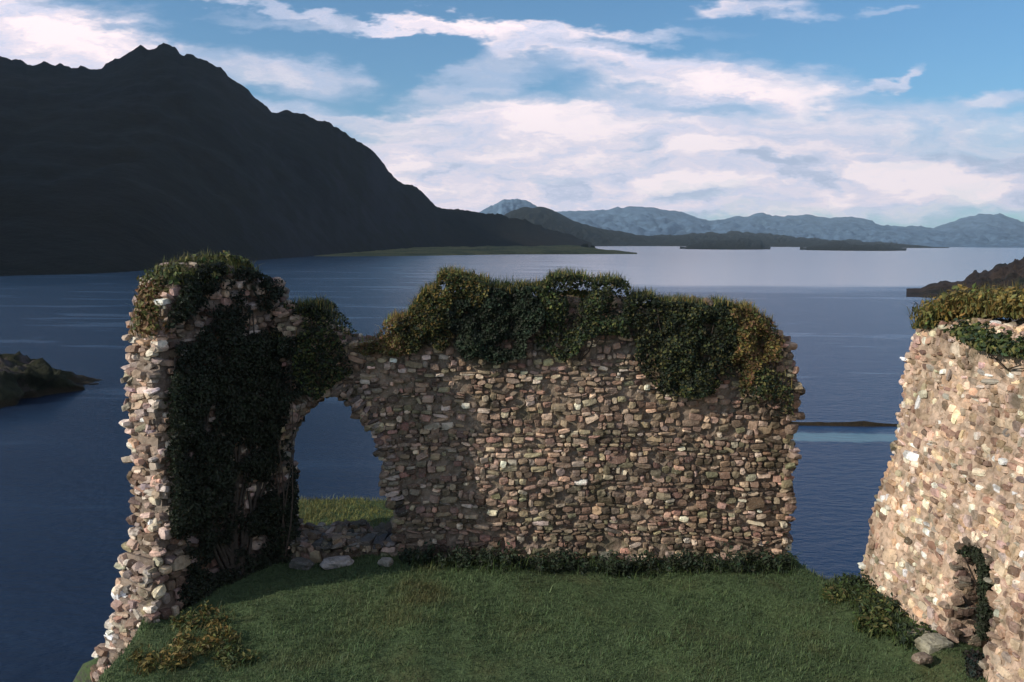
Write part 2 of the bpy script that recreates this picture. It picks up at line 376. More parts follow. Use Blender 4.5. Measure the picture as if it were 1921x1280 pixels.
mound('rocky_islet', -58, 74, 16.5, 11, 3.9, M_islet, 'dark weedy islet with pinkish rock in the left water', 5)
mound('rocky_skerry', 25, 64.6, 17, .75, .42, M_islet, 'thin dark skerry lying across the gap between the walls', 8, nr=16)

# ------------------------------------------------------------------ castle knoll
PL = np.array([(-5.1, -14), (-5.0, 6), (-4.95, 9.6), (-5.4, 11.6), (-5.6, 13.6), (-4.6, 15.2), (-2, 15.5), (1, 14.4), (3, 13.4), (4.2, 12.4), (4.75, 11.55), (5.3, 11.45), (5.9, 12.3), (9, 13), (15, 11), (17, -14)])
def sdist(p):
    """signed distance to the plateau outline, positive outside"""
    x, y = p[:, 0], p[:, 1]; d = np.full(len(p), 1e9); ins = np.zeros(len(p), bool)
    for i in range(len(PL)):
        a, b = PL[i], PL[(i+1) % len(PL)]; ab = b-a
        t = np.clip(((x-a[0])*ab[0]+(y-a[1])*ab[1])/(ab@ab), 0, 1)
        d = np.minimum(d, np.hypot(x-a[0]-t*ab[0], y-a[1]-t*ab[1]))
        c = ((a[1] > y) != (b[1] > y)); xx = (b[0]-a[0])*(y-a[1])/(b[1]-a[1]+1e-12)+a[0]
        ins ^= c & (x < xx)
    return np.where(ins, -d, d)
def ground_z(xy):
    xy = np.atleast_2d(xy); q = np.column_stack([xy, np.zeros(len(xy))]); d = sdist(xy)
    n = fbm(q*.5, 4, 2)
    z = 10.02+.07*fbm(q*.9, 3, 6)+.02*fbm(q*4, 2, 8)
    s = np.clip((6-xy[:, 1])/5, 0, 1); z += 3.3*s*s*(3-2*s)*np.exp(-(xy[:, 0]/6)**2)
    z += .30*np.exp(-((xy[:, 0]-5.3)/.6)**2)*np.clip((11.6-xy[:, 1])/3, 0, 1)*(xy[:, 1] > 7)
    dd = np.clip(d+.25+.35*n, 0, None)
    z = z-1.9*dd/(1+.035*dd)+.55*np.clip(dd, 0, 1.5)*fbm(q*.9+7, 5, 12, .6)
    return np.maximum(z, -1.5)
M_turf, b, p, o_ = newmat('castle_turf')
pos = position(b); n1 = b.noise(pos, 1.1, 6, .62); n2 = b.noise(pos, 14, 5, .65)
c = b.ramp(n1, [(.32, (.062, .092, .040)), (.5, (.072, .105, .044)), (.66, (.078, .090, .038)), (.8, (.10, .09, .045))])
c = b.mix(1.0, c, b.ramp(n2, [(.3, (.7, .7, .7)), (.7, (1.3, 1.3, 1.3))]), 'MULTIPLY')
g = b.n('ShaderNodeNewGeometry'); s_ = b.n('ShaderNodeSeparateXYZ'); b.l(g.outputs['Normal'], s_.inputs[0])
c = b.mix(b.mapr(b.math('ADD', s_.outputs[2], b.math('MULTIPLY', b.math('SUBTRACT', n2, .5), .8)), .70, .5), c, (.075, .07, .062))
b.l(c, p.inputs['Base Color']); p.inputs['Roughness'].default_value = .95; p.inputs['Specular IOR Level'].default_value = .15
b.l(bump(b, n2, .7, .08), p.inputs['Normal'])
gx = np.concatenate([np.arange(-34, -8, .5), np.arange(-8, 8, .16), np.arange(8, 40, .5)]); gy = np.concatenate([np.arange(-26, 5, .6), np.arange(5, 17, .16), np.arange(17, 40, .5)])
XX, YY = np.meshgrid(gx, gy, indexing='ij'); Z = ground_z(np.column_stack([XX.ravel(), YY.ravel()]))
idx = np.arange(XX.size).reshape(XX.shape)
F = np.stack([idx[:-1, :-1], idx[1:, :-1], idx[1:, 1:], idx[:-1, 1:]], -1).reshape(-1, 4)
tag(mesh('ground', np.column_stack([XX.ravel(), YY.ravel(), Z]), F, M_turf, smooth=True), 'grassy knoll the castle ruin stands on', kind='structure')

# ------------------------------------------------------------------ masonry
_g = [(x, y, z) for x in (-1, 0, 1) for y in (-1, 0, 1) for z in (-1, 0, 1) if (x, y, z) != (0, 0, 0)]
SV = np.array(_g, float); _i = {q: k for k, q in enumerate(_g)}
SF = []
for ax in range(3):
    for sgn in (-1, 1):
        for a in (-1, 0):
            for b2 in (-1, 0):
                q = []
                for da, db in ((0, 0), (1, 0), (1, 1), (0, 1)):
                    w_ = [0, 0, 0]; w_[ax] = sgn; w_[(ax+1) % 3] = a+da; w_[(ax+2) % 3] = b2+db; q.append(_i[tuple(w_)])
                SF.append(q if sgn > 0 else q[::-1])
SF = np.array(SF)
L_ = np.abs(SV).sum(1); SV = SV*np.where(L_ == 3, .80, np.where(L_ == 2, .93, 1.0))[:, None]
def stones(cen, ex, ey, ez, size, jit=.16, rs=None):
    """many stones at once: centres (n,3), axes ex ey ez (n,3), half sizes (n,3)"""
    n = len(cen); r = rs or rng
    loc = SV[None]*(1+r.normal(0, jit*.55, (n, 26, 3)))*size[:, None, :]
    sk = r.normal(0, .10, (n, 1, 3)); loc = loc+loc[:, :, [1, 2, 0]]*sk
    V = cen[:, None]+loc[..., :1]*ex[:, None]+loc[..., 1:2]*ey[:, None]+loc[..., 2:]*ez[:, None]
    F = SF[None]+26*np.arange(n)[:, None, None]
    return V.reshape(-1, 3), F.reshape(-1, 4)
def randax(n, ex, ey, ez, a):
    """jitter a frame by small random rotations"""
    w = rng.normal(0, a, (n, 3)); B = np.stack([np.broadcast_to(ex, (n, 3)), np.broadcast_to(ey, (n, 3)), np.broadcast_to(ez, (n, 3))], 1)
    out = B+np.cross(w[:, None, :], B)
    return [out[:, i]/np.linalg.norm(out[:, i], axis=1)[:, None] for i in range(3)]
def inpoly(poly, x, y):
    ins = np.zeros(np.shape(x), bool); poly = np.asarray(poly, float)
    for i in range(len(poly)):
        a, b_ = poly[i], poly[(i+1) % len(poly)]
        c = ((a[1] > y) != (b_[1] > y)); xx = (b_[0]-a[0])*(y-a[1])/(b_[1]-a[1]+1e-12)+a[0]
        ins ^= c & (x < xx)
    return ins
def pick(pal, n):
    pal = np.array(pal); k = rng.integers(0, len(pal), n)
    return pal[k]*rng.lognormal(0, .42, (n, 1))*(1+rng.normal(0, .045, (n, 3)))
PAL_MID = [(.21, .155, .11), (.24, .19, .135), (.18, .135, .10), (.26, .175, .13), (.14, .10, .075), (.20, .165, .11), (.10, .07, .05), (.28, .22, .165), (.19, .12, .09), (.36, .31, .25), (.16, .14, .09), (.23, .17, .13), (.12, .085, .06)]
PAL_MID = [(r_*1.34, g_*1.27, b_*1.2) for r_, g_, b_ in PAL_MID]
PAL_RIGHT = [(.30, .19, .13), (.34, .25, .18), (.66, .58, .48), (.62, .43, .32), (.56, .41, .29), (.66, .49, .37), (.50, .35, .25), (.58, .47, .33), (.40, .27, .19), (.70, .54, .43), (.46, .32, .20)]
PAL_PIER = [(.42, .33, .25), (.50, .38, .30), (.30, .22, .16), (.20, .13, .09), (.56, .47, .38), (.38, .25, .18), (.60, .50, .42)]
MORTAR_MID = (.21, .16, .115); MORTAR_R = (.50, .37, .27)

def wall_mesh(name, parent, O, du, nrm, thick, poly, holes, zr, ur, pal, mortar, batter=None, cell=.09, hs=(.055, .13), ws=(.08, .22), tone=None, back=True, warp=.05, proud=.10, depj=.016, edge=None, coredep=.02, miss=.12, esize=1.0, hwarp=.1):
    """rubble wall: local frame origin O (x,y), direction du, outward normal nrm, polygon in (u,z)"""
    O = np.array([O[0], O[1], 0.0]); du = np.array([du[0], du[1], 0.0]); nrm = np.array([nrm[0], nrm[1], 0.0]); up = np.array([0, 0, 1.0])
    bat = batter or (lambda u, z: 0*u)
    def inside(u, z):
        nu = u+warp*vnoise(np.stack([u*2.3, z*2.3, 0*u], -1), 3)*1.2; nz = z+warp*vnoise(np.stack([u*2.1, z*2.1, 0*u+9], -1), 4)*1.2
        r = inpoly(poly, nu, nz)
        for h in holes: r &= ~inpoly(h, u+(nu-u)*hwarp, z+(nz-z)*hwarp)
        return r
    def pt(u, z, d):  # d: distance behind the face
        b_ = bat(u, np.asarray(z))
        bulge = .05*vnoise(np.stack([u*.9, z*.9, 0*u+2], -1), 5)
        k = np.clip(1-d/thick, 0, 1)
        return O+du*u[:, None]+up*z[:, None]+nrm*((b_+bulge)*k-d)[:, None]
    # core
    us = np.arange(ur[0], ur[1]+cell, cell); zs = np.arange(zr[0], zr[1]+cell, cell)
    UU, ZZ = np.meshgrid(us[:-1]+cell/2, zs[:-1]+cell/2, indexing='ij'); ins = inside(UU, ZZ)
    gu, gz = np.meshgrid(us, zs, indexing='ij'); nvz = len(zs); N = gu.size
    ju = gu.ravel()+rng.normal(0, cell*.16, N); jz = gz.ravel()+rng.normal(0, cell*.16, N)
    Vf = pt(ju, jz, coredep+.035*rng.random(N)); Vb = pt(ju, jz, thick-.05+.0*ju)
    F = []
    I, J = np.nonzero(ins)
    a = I*nvz+J; bb = (I+1)*nvz+J; cc = bb+1; dd = a+1
    # orientation decided by frame handedness
    flip = np.dot(np.cross(du, up), nrm) < 0
    q = np.stack([a, bb, cc, dd], 1); qb = q+N
    F += [q[:, ::-1] if flip else q, qb if flip else qb[:, ::-1]]
    pad = np.pad(ins, 1)
    bnd = []
    for di, dj, e in ((-1, 0, (0, 3)), (1, 0, (1, 2)), (0, -1, (0, 1)), (0, 1, (3, 2))):
        nb = pad[1+di:pad.shape[0]-1+di, 1+dj:pad.shape[1]-1+dj]; m_ = ins & ~nb
        I2, J2 = np.nonzero(m_); vv = np.stack([I2*nvz+J2, (I2+1)*nvz+J2, (I2+1)*nvz+J2+1, I2*nvz+J2+1], 1)
        e0, e1 = vv[:, e[0]], vv[:, e[1]]
        F.append(np.stack([e0, e1, e1+N, e0+N], 1))
        for i_, j_ in zip(I2, J2): bnd.append((us[i_]+cell/2+di*cell*.3, zs[j_]+cell/2+dj*cell*.3, di, dj))
    VC = np.concatenate([Vf, Vb]); CC = np.tile(np.array(mortar), (len(VC), 1))*(1+.12*rng.normal(size=(len(VC), 1)))
    allV = [VC]; allF = F; allC = [CC]; off = len(VC)
    def put(cen, ax, size, colr):
        nonlocal off
        v_, f_ = stones(cen, ax[0], ax[1], ax[2], size)
        allV.append(v_); allF.append(f_+off); off += len(v_)
        allC.append(np.repeat(colr, 26, 0)*(1+.06*rng.normal(size=(len(v_), 1))))
    # face stones
    for side in ([0, 1] if back else [0]):
        cu, cz, sw, sh = [], [], [], []
        z = zr[0]
        while z < zr[1]:
            h = rng.uniform(*hs)*(1.25 if side else 1); u_ = ur[0]+rng.uniform(-.2, 0)
            while u_ < ur[1]:
                w_ = rng.uniform(*ws)*(1.3 if side else 1)
                if rng.random() < .16: w_ *= 1.6
                if rng.random() < .12:     # two thin pinning stones instead of one
                    for k in (-.5, .5): cu.append(u_+w_); cz.append(z+h+k*h); sw.append(w_*.9); sh.append(h*.46)
                else:
                    cu.append(u_+w_); big = 1.9 if rng.random() < .035 else 1.0; cz.append(z+h+rng.normal(0, h*.35)); sw.append(w_*(1+.5*(big-1))); sh.append(h*rng.uniform(.8, 1.08)*big)
                u_ += 2*w_+rng.uniform(.0, .03)
            z += 2*h+rng.uniform(0, .02)
        cu, cz, sw, sh = map(np.array, (cu, cz, sw, sh))
        # wavy courses
        cz = cz+.07*vnoise(np.stack([cu*.8, cz*.8, 0*cu+3], -1), 8)
        k = inside(cu, cz) & (rng.random(len(cu)) > miss); cu, cz, sw, sh = cu[k], cz[k], sw[k], sh[k]; n = len(cu)
        d = .022+rng.normal(0, depj, n) if not side else thick-.03+0*cu
        cen = pt(cu, cz, d); col_ = pick(pal, n)
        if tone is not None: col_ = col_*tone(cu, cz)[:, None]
        put(cen, randax(n, du, up, nrm, .16), np.stack([sw*.97, sh*.97, np.full(n, proud)*rng.uniform(.6, 1.1, n)], 1), col_)
    # stones along every broken edge, through the thickness
    bnd = np.array(bnd)
    if len(bnd):
        bnd = np.repeat(bnd, 1 if esize > .9 else 2, 0); bnd = bnd[rng.random(len(bnd)) < .85]; bnd = bnd+np.c_[rng.normal(0, .02, (len(bnd), 2)), np.zeros((len(bnd), 2))]
        nd = max(2, int(thick/.2)); reps = np.repeat(bnd, nd, 0); n = len(reps)
        d = (np.tile(np.arange(nd), len(bnd))+rng.uniform(.1, .9, n))*thick/nd
        cen = pt(reps[:, 0], reps[:, 1], d)+rng.normal(0, .02, (n, 3)); col_ = pick(pal, n)
        if tone is not None: col_ = col_*tone(reps[:, 0], reps[:, 1])[:, None]
        if edge is not None: col_ = col_*edge(reps[:, 0], reps[:, 1], d)[:, None]
        put(cen, randax(n, du, up, nrm, .2), np.stack([rng.uniform(.05, .12, n), rng.uniform(.035, .08, n), rng.uniform(.08, .16, n)], 1)*esize, col_)
    return mesh(name, np.concatenate(allV), allF, M_stone, parent, col=np.clip(np.concatenate(allC), .01, .9)), pt, inside

# --- main wall with the arch
WY = 12.0
def xz(px, py, Y=WY):
    q = P(px, py, Y); return (q[0], q[2])
top_main = [(470, 590), (540, 588), (590, 600), (625, 632), (660, 648), (705, 650), (745, 636), (790, 606), (830, 572), (900, 562), (960, 570), (1010, 572), (1060, 566), (1130, 566), (1200, 586), (1290, 580), (1350, 574), (1395, 590), (1430, 616), (1472, 640), (1488, 690), (1490, 780), (1482, 830), (1484, 900), (1476, 980), (1478, 1085)]
poly_main = [xz(*q) for q in top_main]
poly_main = poly_main+[(poly_main[-1][0], 9.5), (-4.5, 9.5), (-4.5, poly_main[0][1])]
arch_px = [(530, 1020), (508, 968), (504, 900), (514, 850), (532, 806), (562, 768), (592, 746), (622, 732), (652, 750), (684, 784), (710, 826), (722, 870), (728, 920), (742, 968), (748, 1028)]
arch = [xz(*q) for q in arch_px]
wall = empty('ruined_wall', (0.5, 12.5, 10.0))
tag(wall, 'long rubble wall ruin with an arched window and plants on its broken top', 'wall')
def tone_main(u_, z_):
    return 1+.25*vnoise(np.stack([u_*.7, z_*.7, 0*u_+4], -1), 31)
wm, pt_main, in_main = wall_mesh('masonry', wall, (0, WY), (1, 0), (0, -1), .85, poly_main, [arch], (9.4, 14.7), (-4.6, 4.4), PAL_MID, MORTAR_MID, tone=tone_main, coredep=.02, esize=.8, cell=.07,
    edge=lambda u_, z_, d_: np.where((u_ < -1.6) & (z_ < 10.9) & (d_ > .05), .6, 1.0),  # sill shade painted into the edge stone colour
    hs=(.020, .062), ws=(.026, .092), proud=.05, miss=.17, depj=.012)
# arch ring: thin stones set on edge
def ring(name, parent, pts, O, du, nrm, pal, outw=.20, deep=.35, every=.085, off=None):
    O = np.array([O[0], O[1], 0]); du = np.array([*du, 0.]); nrm = np.array([*nrm, 0.]); pts = np.array(pts)
    seg = np.diff(pts, axis=0); Ls = np.hypot(*seg.T); cum = np.concatenate([[0], np.cumsum(Ls)])
    ts = np.arange(every/2, cum[-1], every); cen, ex, ey, ez = [], [], [], []
    for t in ts:
        i = min(np.searchsorted(cum, t)-1, len(seg)-1); f = (t-cum[i])/Ls[i]; p2 = pts[i]+seg[i]*f; tg = seg[i]/Ls[i]; ou = np.array([-tg[1], tg[0]])
        q = p2+ou*outw*.5
        cen.append(O+(nrm*off(q[1]) if off else 0)+du*q[0]+np.array([0, 0, q[1]])-nrm*(deep*.5-.06)); ex.append(du*tg[0]+np.array([0, 0, tg[1]])); ey.append(du*ou[0]+np.array([0, 0, ou[1]])); ez.append(nrm)
    n = len(cen); cen = np.array(cen)+rng.normal(0, .012, (n, 3))
    sz = np.stack([np.full(n, every*.46)*rng.uniform(.85, 1.05, n), outw*.5*rng.uniform(.8, 1.2, n), np.full(n, deep*.5)*rng.uniform(.9, 1.1, n)], 1)
    v_, f_ = stones(cen, np.array(ex), np.array(ey), np.array(ez), sz)
    return mesh(name, v_, f_, M_stone, parent, col=np.repeat(pick(pal, n), 26, 0))
ring('arch_ring', wall, arch[1:-1], (0, WY), (1, 0), (0, -1), [(.2, .16, .13), (.25, .2, .16), (.15, .12, .1)])
# window sill slabs
n = 9; sx = np.linspace(arch[0][0]+.12, arch[-1][0]-.12, n)
cen = np.stack([sx, np.full(n, 12.2)+rng.normal(0, .04, n), np.full(n, arch[0][1]-.02)], 1)
v_, f_ = stones(cen, *randax(n, (1, 0, 0), (0, 1, 0), (0, 0, 1), .05), np.stack([np.full(n, .1), np.full(n, .24), np.full(n, .045)], 1))
mesh('sill', v_, f_, M_stone, wall, col=np.repeat(pick([(.12, .11, .10), (.16, .14, .12)], n), 26, 0))

# --- short return wall on the left (shaded inner face, sunlit broken end)
RD = np.array([-.48, -.877]); RN = np.array([.877, -.48])
poly_ret = [(-.35, 8.2), (-.35, 14.28), (.1, 14.35), (.5, 14.50), (.9, 14.62), (1.3, 14.58), (1.62, 14.40), (1.85, 14.05), (1.98, 13.6), (1.98, 13.0), (2.03, 12.2), (2.0, 11.6), (2.08, 11.1), (2.2, 10.8), (2.3, 10.3), (2.45, 9.9), (2.7, 9.4), (2.95, 8.8), (3.1, 8.2)]
def bat_ret(u_, z_): return .32*np.clip((10.9-z_)/1.6, 0, 1.3)*np.clip((u_-1.3)/.8, 0, 1)
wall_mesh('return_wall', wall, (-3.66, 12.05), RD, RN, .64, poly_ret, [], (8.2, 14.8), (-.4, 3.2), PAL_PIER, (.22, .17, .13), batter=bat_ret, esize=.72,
    tone=lambda u_, z_: np.where(u_ < 1.75, .6, 1.0),  # inner face darkened, its shade put into the stone colour
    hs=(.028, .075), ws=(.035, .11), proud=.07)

# --- right wall with arched recess
rwall = empty('ruined_wall', (6.2, 9.0, 10.0))
tag(rwall, 'bright sunlit rubble wall at the right with a dark arched recess low down', 'wall')
RX = 5.62; RY0 = 11.25    # u runs towards the viewer from the far end
poly_r = [(.02, 9.2), (-.02, 11.2), (.05, 12.0), (.02, 12.6), (.08, 13.2), (.18, 13.62), (.42, 13.86), (.9, 13.92), (1.6, 13.98), (2.4, 14.05), (3.3, 14.0), (4.2, 14.15), (5.2, 14.1), (5.2, 9.2)]
def bat_r(u_, z_): return .52*np.clip((13.2-z_)/3.2, 0, 1.1)**1.5
# recess: pixel outline on the wall face
def rw_uz(px, py):
    X = RX
    for _ in range(6):
        d = ray(px, py); q = CAM+d*(X/d[0]); X = RX-float(bat_r(np.array([0.]), np.array([q[2]]))[0])
    return (RY0-q[1], q[2])
rec_px = [(1786, 1300), (1786, 1120), (1790, 1070), (1799, 1038), (1820, 1020), (1840, 1028), (1855, 1058), (1863, 1110), (1866, 1180), (1867, 1300)]
rec = [rw_uz(*q) for q in rec_px]
rec[0] = (rec[1][0], 9.3); rec[-1] = (rec[-2][0], 9.3)
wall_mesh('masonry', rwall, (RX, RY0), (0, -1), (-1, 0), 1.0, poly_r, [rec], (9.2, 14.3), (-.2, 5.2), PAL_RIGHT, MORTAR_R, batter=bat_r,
    hs=(.022, .06), ws=(.026, .085), cell=.06, proud=.038, coredep=-.004, miss=.2, back=False, warp=.02, depj=.008, esize=.6,
    edge=lambda u_, z_, d_: np.where((z_ < 12.2) & (u_ > .5) & (d_ > .0), .32, 1.0))  # recess shade painted into the jamb stones
poly_rb = [(.1, 9.2), (.1, 13.4), (.5, 13.85), (5.2, 14.0), (5.2, 9.2)]
wall_mesh('recess_back', rwall, (RX+.98, RY0), (0, -1), (-1, 0), .5, poly_rb, [], (9.2, 14.2), (-.1, 5.2), PAL_MID, MORTAR_MID,
    hs=(.05, .1), ws=(.07, .2), cell=.12, proud=.06)
uu = [(a_, z_) for a_, z_ in rec[3:-1]]
ro = ring('arch_ring', rwall, uu, (RX, RY0), (0, -1), (-1, 0), [(.68, .52, .42), (.74, .58, .48), (.6, .46, .36)], outw=.15, deep=.3, every=.07, off=lambda z: float(bat_r(0, np.array(z)))-.05)

# ------------------------------------------------------------------ loose stones
def fallen(px, py, w_, label, group='loose stones on the grass', pal=((.3, .27, .22),), z=None, rot=None):
    q = G(px, py, 10.03); gz = float(ground_z(q[None, :2])[0]); q = G(px, py, gz+.04)
    a = rng.uniform(-.5, .5) if rot is None else rot
    ex = np.array([[math.cos(a), math.sin(a), 0]]); ey = np.array([[-math.sin(a), math.cos(a), 0]]); ez = np.array([[0, 0, 1.]])
    # lumpy boulder from a finer sphere-cube
    n = 9; g_ = np.linspace(-1, 1, n); V = []; Fq = []
    for ax in range(3):
        for sg in (-1, 1):
            base = len(V)
            for i in range(n):
                for j in range(n):
                    c_ = [0, 0, 0]; c_[ax] = sg; c_[(ax+1) % 3] = g_[i]*sg; c_[(ax+2) % 3] = g_[j]; V.append(c_)
            for i in range(n-1):
                for j in range(n-1): Fq.append((base+i*n+j, base+(i+1)*n+j, base+(i+1)*n+j+1, base+i*n+j+1))
    V = np.array(V, float); nn = V/np.linalg.norm(V, axis=1)[:, None]; V = V*.55+nn*.5
    sd = rng.uniform(0, 50); V *= (1+.16*fbm(nn*1.6+sd, 3, 5))[:, None]
    V *= np.array(w_)/2
    V = V[:, :1]*ex+V[:, 1:2]*ey+V[:, 2:]*ez+q+np.array([0, 0, w_[2]*.18])
    o = mesh('fallen_stone', V, np.array(Fq), M_stone, col=np.tile(pick(pal, 1), (len(V), 1)), smooth=False)
    recentre(o, (q[0], q[1], gz)); tag(o, label, 'stone', group); return o
PG = ((.22, .20, .17), (.18, .16, .135)); PT = ((.42, .34, .26), (.36, .29, .22))
fallen(565, 1060, (.34, .2, .12), 'flat grey stone below the left side of the arch', pal=PG)
fallen(632, 1058, (.46, .22, .13), 'longest pale stone below the middle of the arch', pal=PG)
fallen(724, 1056, (.2, .16, .1), 'small pale stone below the right foot of the arch', pal=PG)
fallen(1138, 1048, (.17, .12, .14), 'small upright pale stone at the foot of the long wall', pal=PG)
for i_, (a_, b_, w_, lab) in enumerate([
    (1722, 1194, (.28, .2, .12), 'pale slab at the outer tip of the rubble by the right wall'),
    (1752, 1216, (.34, .26, .17), 'broad tan stone in the grass left of the arched recess'),
    (1765, 1170, (.40, .25, .20), 'big tan block resting against the right wall, left of the recess'),
    (1794, 1202, (.26, .24, .19), 'pinkish grey block just left of the recess opening'),
    (1730, 1238, (.20, .14, .09), 'small greenish stone lowest in the grass by the recess'),
    (1900, 1215, (.36, .3, .2), 'pale block at the wall foot right of the recess'),
    (1878, 1262, (.30, .25, .18), 'lower pale block right of the recess near the picture edge')]):
    fallen(a_, b_, w_, lab, group='rubble fallen from the right wall', pal=PT)

# ------------------------------------------------------------------ plants
def leaves(pos, nrm, size, col, spread=.5, aspect=.75, fold=.25):
    """rhombic leaves, two triangles each"""
    n = len(pos); r = rng.normal(0, spread, (n, 3)); nn = nrm+r; nn /= np.linalg.norm(nn, axis=1)[:, None]
    t = np.cross(nn, rng.normal(0, 1, (n, 3))); t /= np.linalg.norm(t, axis=1)[:, None]; s2 = np.cross(nn, t)
    sz = (size*rng.uniform(.45, 1.7, n)**1.0)[:, None]
    a = pos-t*sz*.6; c_ = pos+t*sz*.6; b1 = pos+s2*sz*aspect*.5+nn*sz*fold*.5; b2_ = pos-s2*sz*aspect*.5+nn*sz*fold*.5
    V = np.stack([a, b1, c_, b2_], 1).reshape(-1, 3); i = np.arange(n)*4
    F = np.concatenate([np.stack([i, i+1, i+2], 1), np.stack([i, i+2, i+3], 1)])
    return V, F, np.repeat(col, 4, 0)
def blades(pos, h, w_, col, lean=.35, curve=.4):
    n = len(pos); a = rng.uniform(0, 2*np.pi, n); d = np.stack([np.cos(a), np.sin(a), 0*a], 1); s2 = np.stack([-np.sin(a), np.cos(a), 0*a], 1)
    h = (h*rng.uniform(.5, 1.3, n))[:, None]; w_ = (w_*rng.uniform(.7, 1.2, n))[:, None]; l = rng.uniform(0, lean, n)[:, None]
    up = np.array([[0, 0, 1.]])
    m1 = pos+up*h*.55+d*h*l*.4; tip = pos+up*h*(1-.3*l)+d*h*(l+curve*l)
    V = np.stack([pos-s2*w_, pos+s2*w_, m1+s2*w_*.7, m1-s2*w_*.7, tip], 1).reshape(-1, 3); i = np.arange(n)*5
    return V, [np.stack([i, i+1, i+2, i+3], 1), np.stack([i+3, i+2, i+4], 1)], np.repeat(col, 5, 0)
def join(parts):
    V, F3, F4, Cc, off = [], [], [], [], 0
    for v_, f_, c_ in parts:
        for q in (f_ if isinstance(f_, list) else [f_]):
            (F3 if q.shape[1] == 3 else F4).append(q+off)
        V.append(v_); Cc.append(c_); off += len(v_)
    FF = ([np.concatenate(F3)] if F3 else [])+([np.concatenate(F4)] if F4 else [])
    return np.concatenate(V), FF, np.concatenate(Cc)
def colr(pal, n, var=.2): 
    pal = np.array(pal); return np.clip(pal[rng.integers(0, len(pal), n)]*rng.lognormal(0, var, (n, 1))*(1+rng.normal(0, .06, (n, 3))), .004, .8)
GREEN = [(.045, .07, .02), (.06, .085, .025), (.035, .055, .02)]
OLIVE = [(.11, .115, .035), (.085, .095, .03), (.14, .125, .045)]
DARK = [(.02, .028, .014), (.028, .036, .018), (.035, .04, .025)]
DARKG = [(.022, .036, .02), (.03, .05, .028), (.04, .058, .03)]
GOLD = [(.20, .14, .04), (.16, .11, .03), (.13, .10, .03)]
RUST = [(.17, .09, .045), (.13, .08, .04), (.20, .12, .06)]

def woody(parent, base, paths, r0, colour, k=5):
    """branching stems that all leave one root crown: a single connected mesh"""
    base = np.array(base, float); V = [base+np.array([math.cos(a*2*math.pi/k)*r0*1.3, math.sin(a*2*math.pi/k)*r0*1.3, -.02]) for a in range(k)]; Fq = []
    for pth in paths:
        prev = list(range(k)); m = len(pth)
        for i, q in enumerate(pth):
            r_ = r0*(1-.75*(i+1)/m); cur = []
            for a in range(k): cur.append(len(V)); V.append(np.array(q)+np.array([math.cos(a*2*math.pi/k)*r_, math.sin(a*2*math.pi/k)*r_, 0]))
            Fq += [(prev[a], prev[(a+1) % k], cur[(a+1) % k], cur[a]) for a in range(k)]; prev = cur
    return mesh('stem', np.array(V), np.array(Fq), M_bark, parent, col=np.tile(colour, (len(V), 1)), smooth=True)
def face_plant(name, label, cat, outline, Y, pal, n, size=.038, depth=.13, group=None, fringe=None, stems=True, pick_top=False, axis='main', topn=0, toppal=None, toph=.2, lump=.6):
    """mass of leaves hugging a wall inside a pixel outline; clumped, with gaps"""
    poly = np.array([xz(a_, b_, Y) for a_, b_ in outline]); lo = poly.min(0); hi = poly.max(0)
    cen = np.array([(lo[0]+hi[0])/2, Y, lo[1]])
    root = empty(name, cen); tag(root, label, cat, group)
    area = (hi-lo).prod(); k = int(n*3.5)
    x = rng.uniform(lo[0]-.12, hi[0]+.12, k); z = rng.uniform(lo[1]-.12, hi[1]+.12, k)
    wx = x+.12*vnoise(np.stack([x*4, z*4, 0*x], -1), 21); wz = z+.12*vnoise(np.stack([x*4, z*4, 0*x+3], -1), 22)
    cl = fbm(np.stack([x*3.2, z*3.2, 0*x+hi[0]], -1), 4, 23)
    ok = inpoly(poly, wx, wz) & (cl > -.55+lump*rng.random(k)*.9-.2)
    x, z, cl = x[ok][:n], z[ok][:n], cl[ok][:n]; n = len(x)
    y = Y-depth*(.25+.75*np.clip(.5+cl*.9, 0, 1.3))*rng.random(n)**.5-.04
    pos = np.stack([x, y, z], 1)
    tn = (.75+.6*np.clip(cl, -.6, .8))[:, None]  # clump hollows darkened, shade put into the leaf colour
    parts = [leaves(pos, np.array([[0, -.75, .6]]), size, colr(pal, n)*tn, .55)]
    # the part over the wall head
    m = int(n*.45); xt = rng.choice(x, m); 
    zt = np.array([z[np.abs(x-q) < .12].max() if (np.abs(x-q) < .12).any() else hi[1] for q in np.linspace(lo[0], hi[0], 60)])
    ztop = np.interp(xt, np.linspace(lo[0], hi[0], 60), zt)
    pos = np.stack([xt, Y+rng.uniform(-.1, .75, m), ztop-np.abs(rng.normal(0, .07, m))], 1)
    parts.append(leaves(pos, np.array([[0, -.2, 1.]]), size, colr(pal, m), .6))
    bl = int(n*.12); xb = rng.choice(x, bl); zb = np.interp(xb, np.linspace(lo[0], hi[0], 60), zt)
    parts.append(blades(np.stack([xb, Y+rng.uniform(-.1, .6, bl), zb-.05], 1), .16, .006, colr(OLIVE+GOLD+pal, bl)*1.5, 1.0))
    v_, f_, c_ = join(parts); mesh('foliage', v_, f_, M_leaf, root, col=c_)
    paths = []
    base = np.array([x.mean(), Y+.02, max(lo[1], z.min())])
    for s in range(max(4, n//500)):
        j = rng.integers(0, n); p1 = np.array([x[j], Y-.07, z[j]])
        paths.append([base+(p1-base)*t+np.array([.05*math.sin(t*7+s), -.02, 0]) for t in np.linspace(.2, 1, 6)])
    woody(root, base, paths, .016, (.08, .06, .045))
    return root
WF = WY-.08
face_plant('ivy_patch', 'dark bluish ivy hanging from the wall top, just right of the saddle', 'ivy', [(860, 560), (1000, 545), (1010, 600), (990, 660), (930, 688), (870, 672), (845, 620)], WF, DARK+DARKG, 7500, depth=.15)
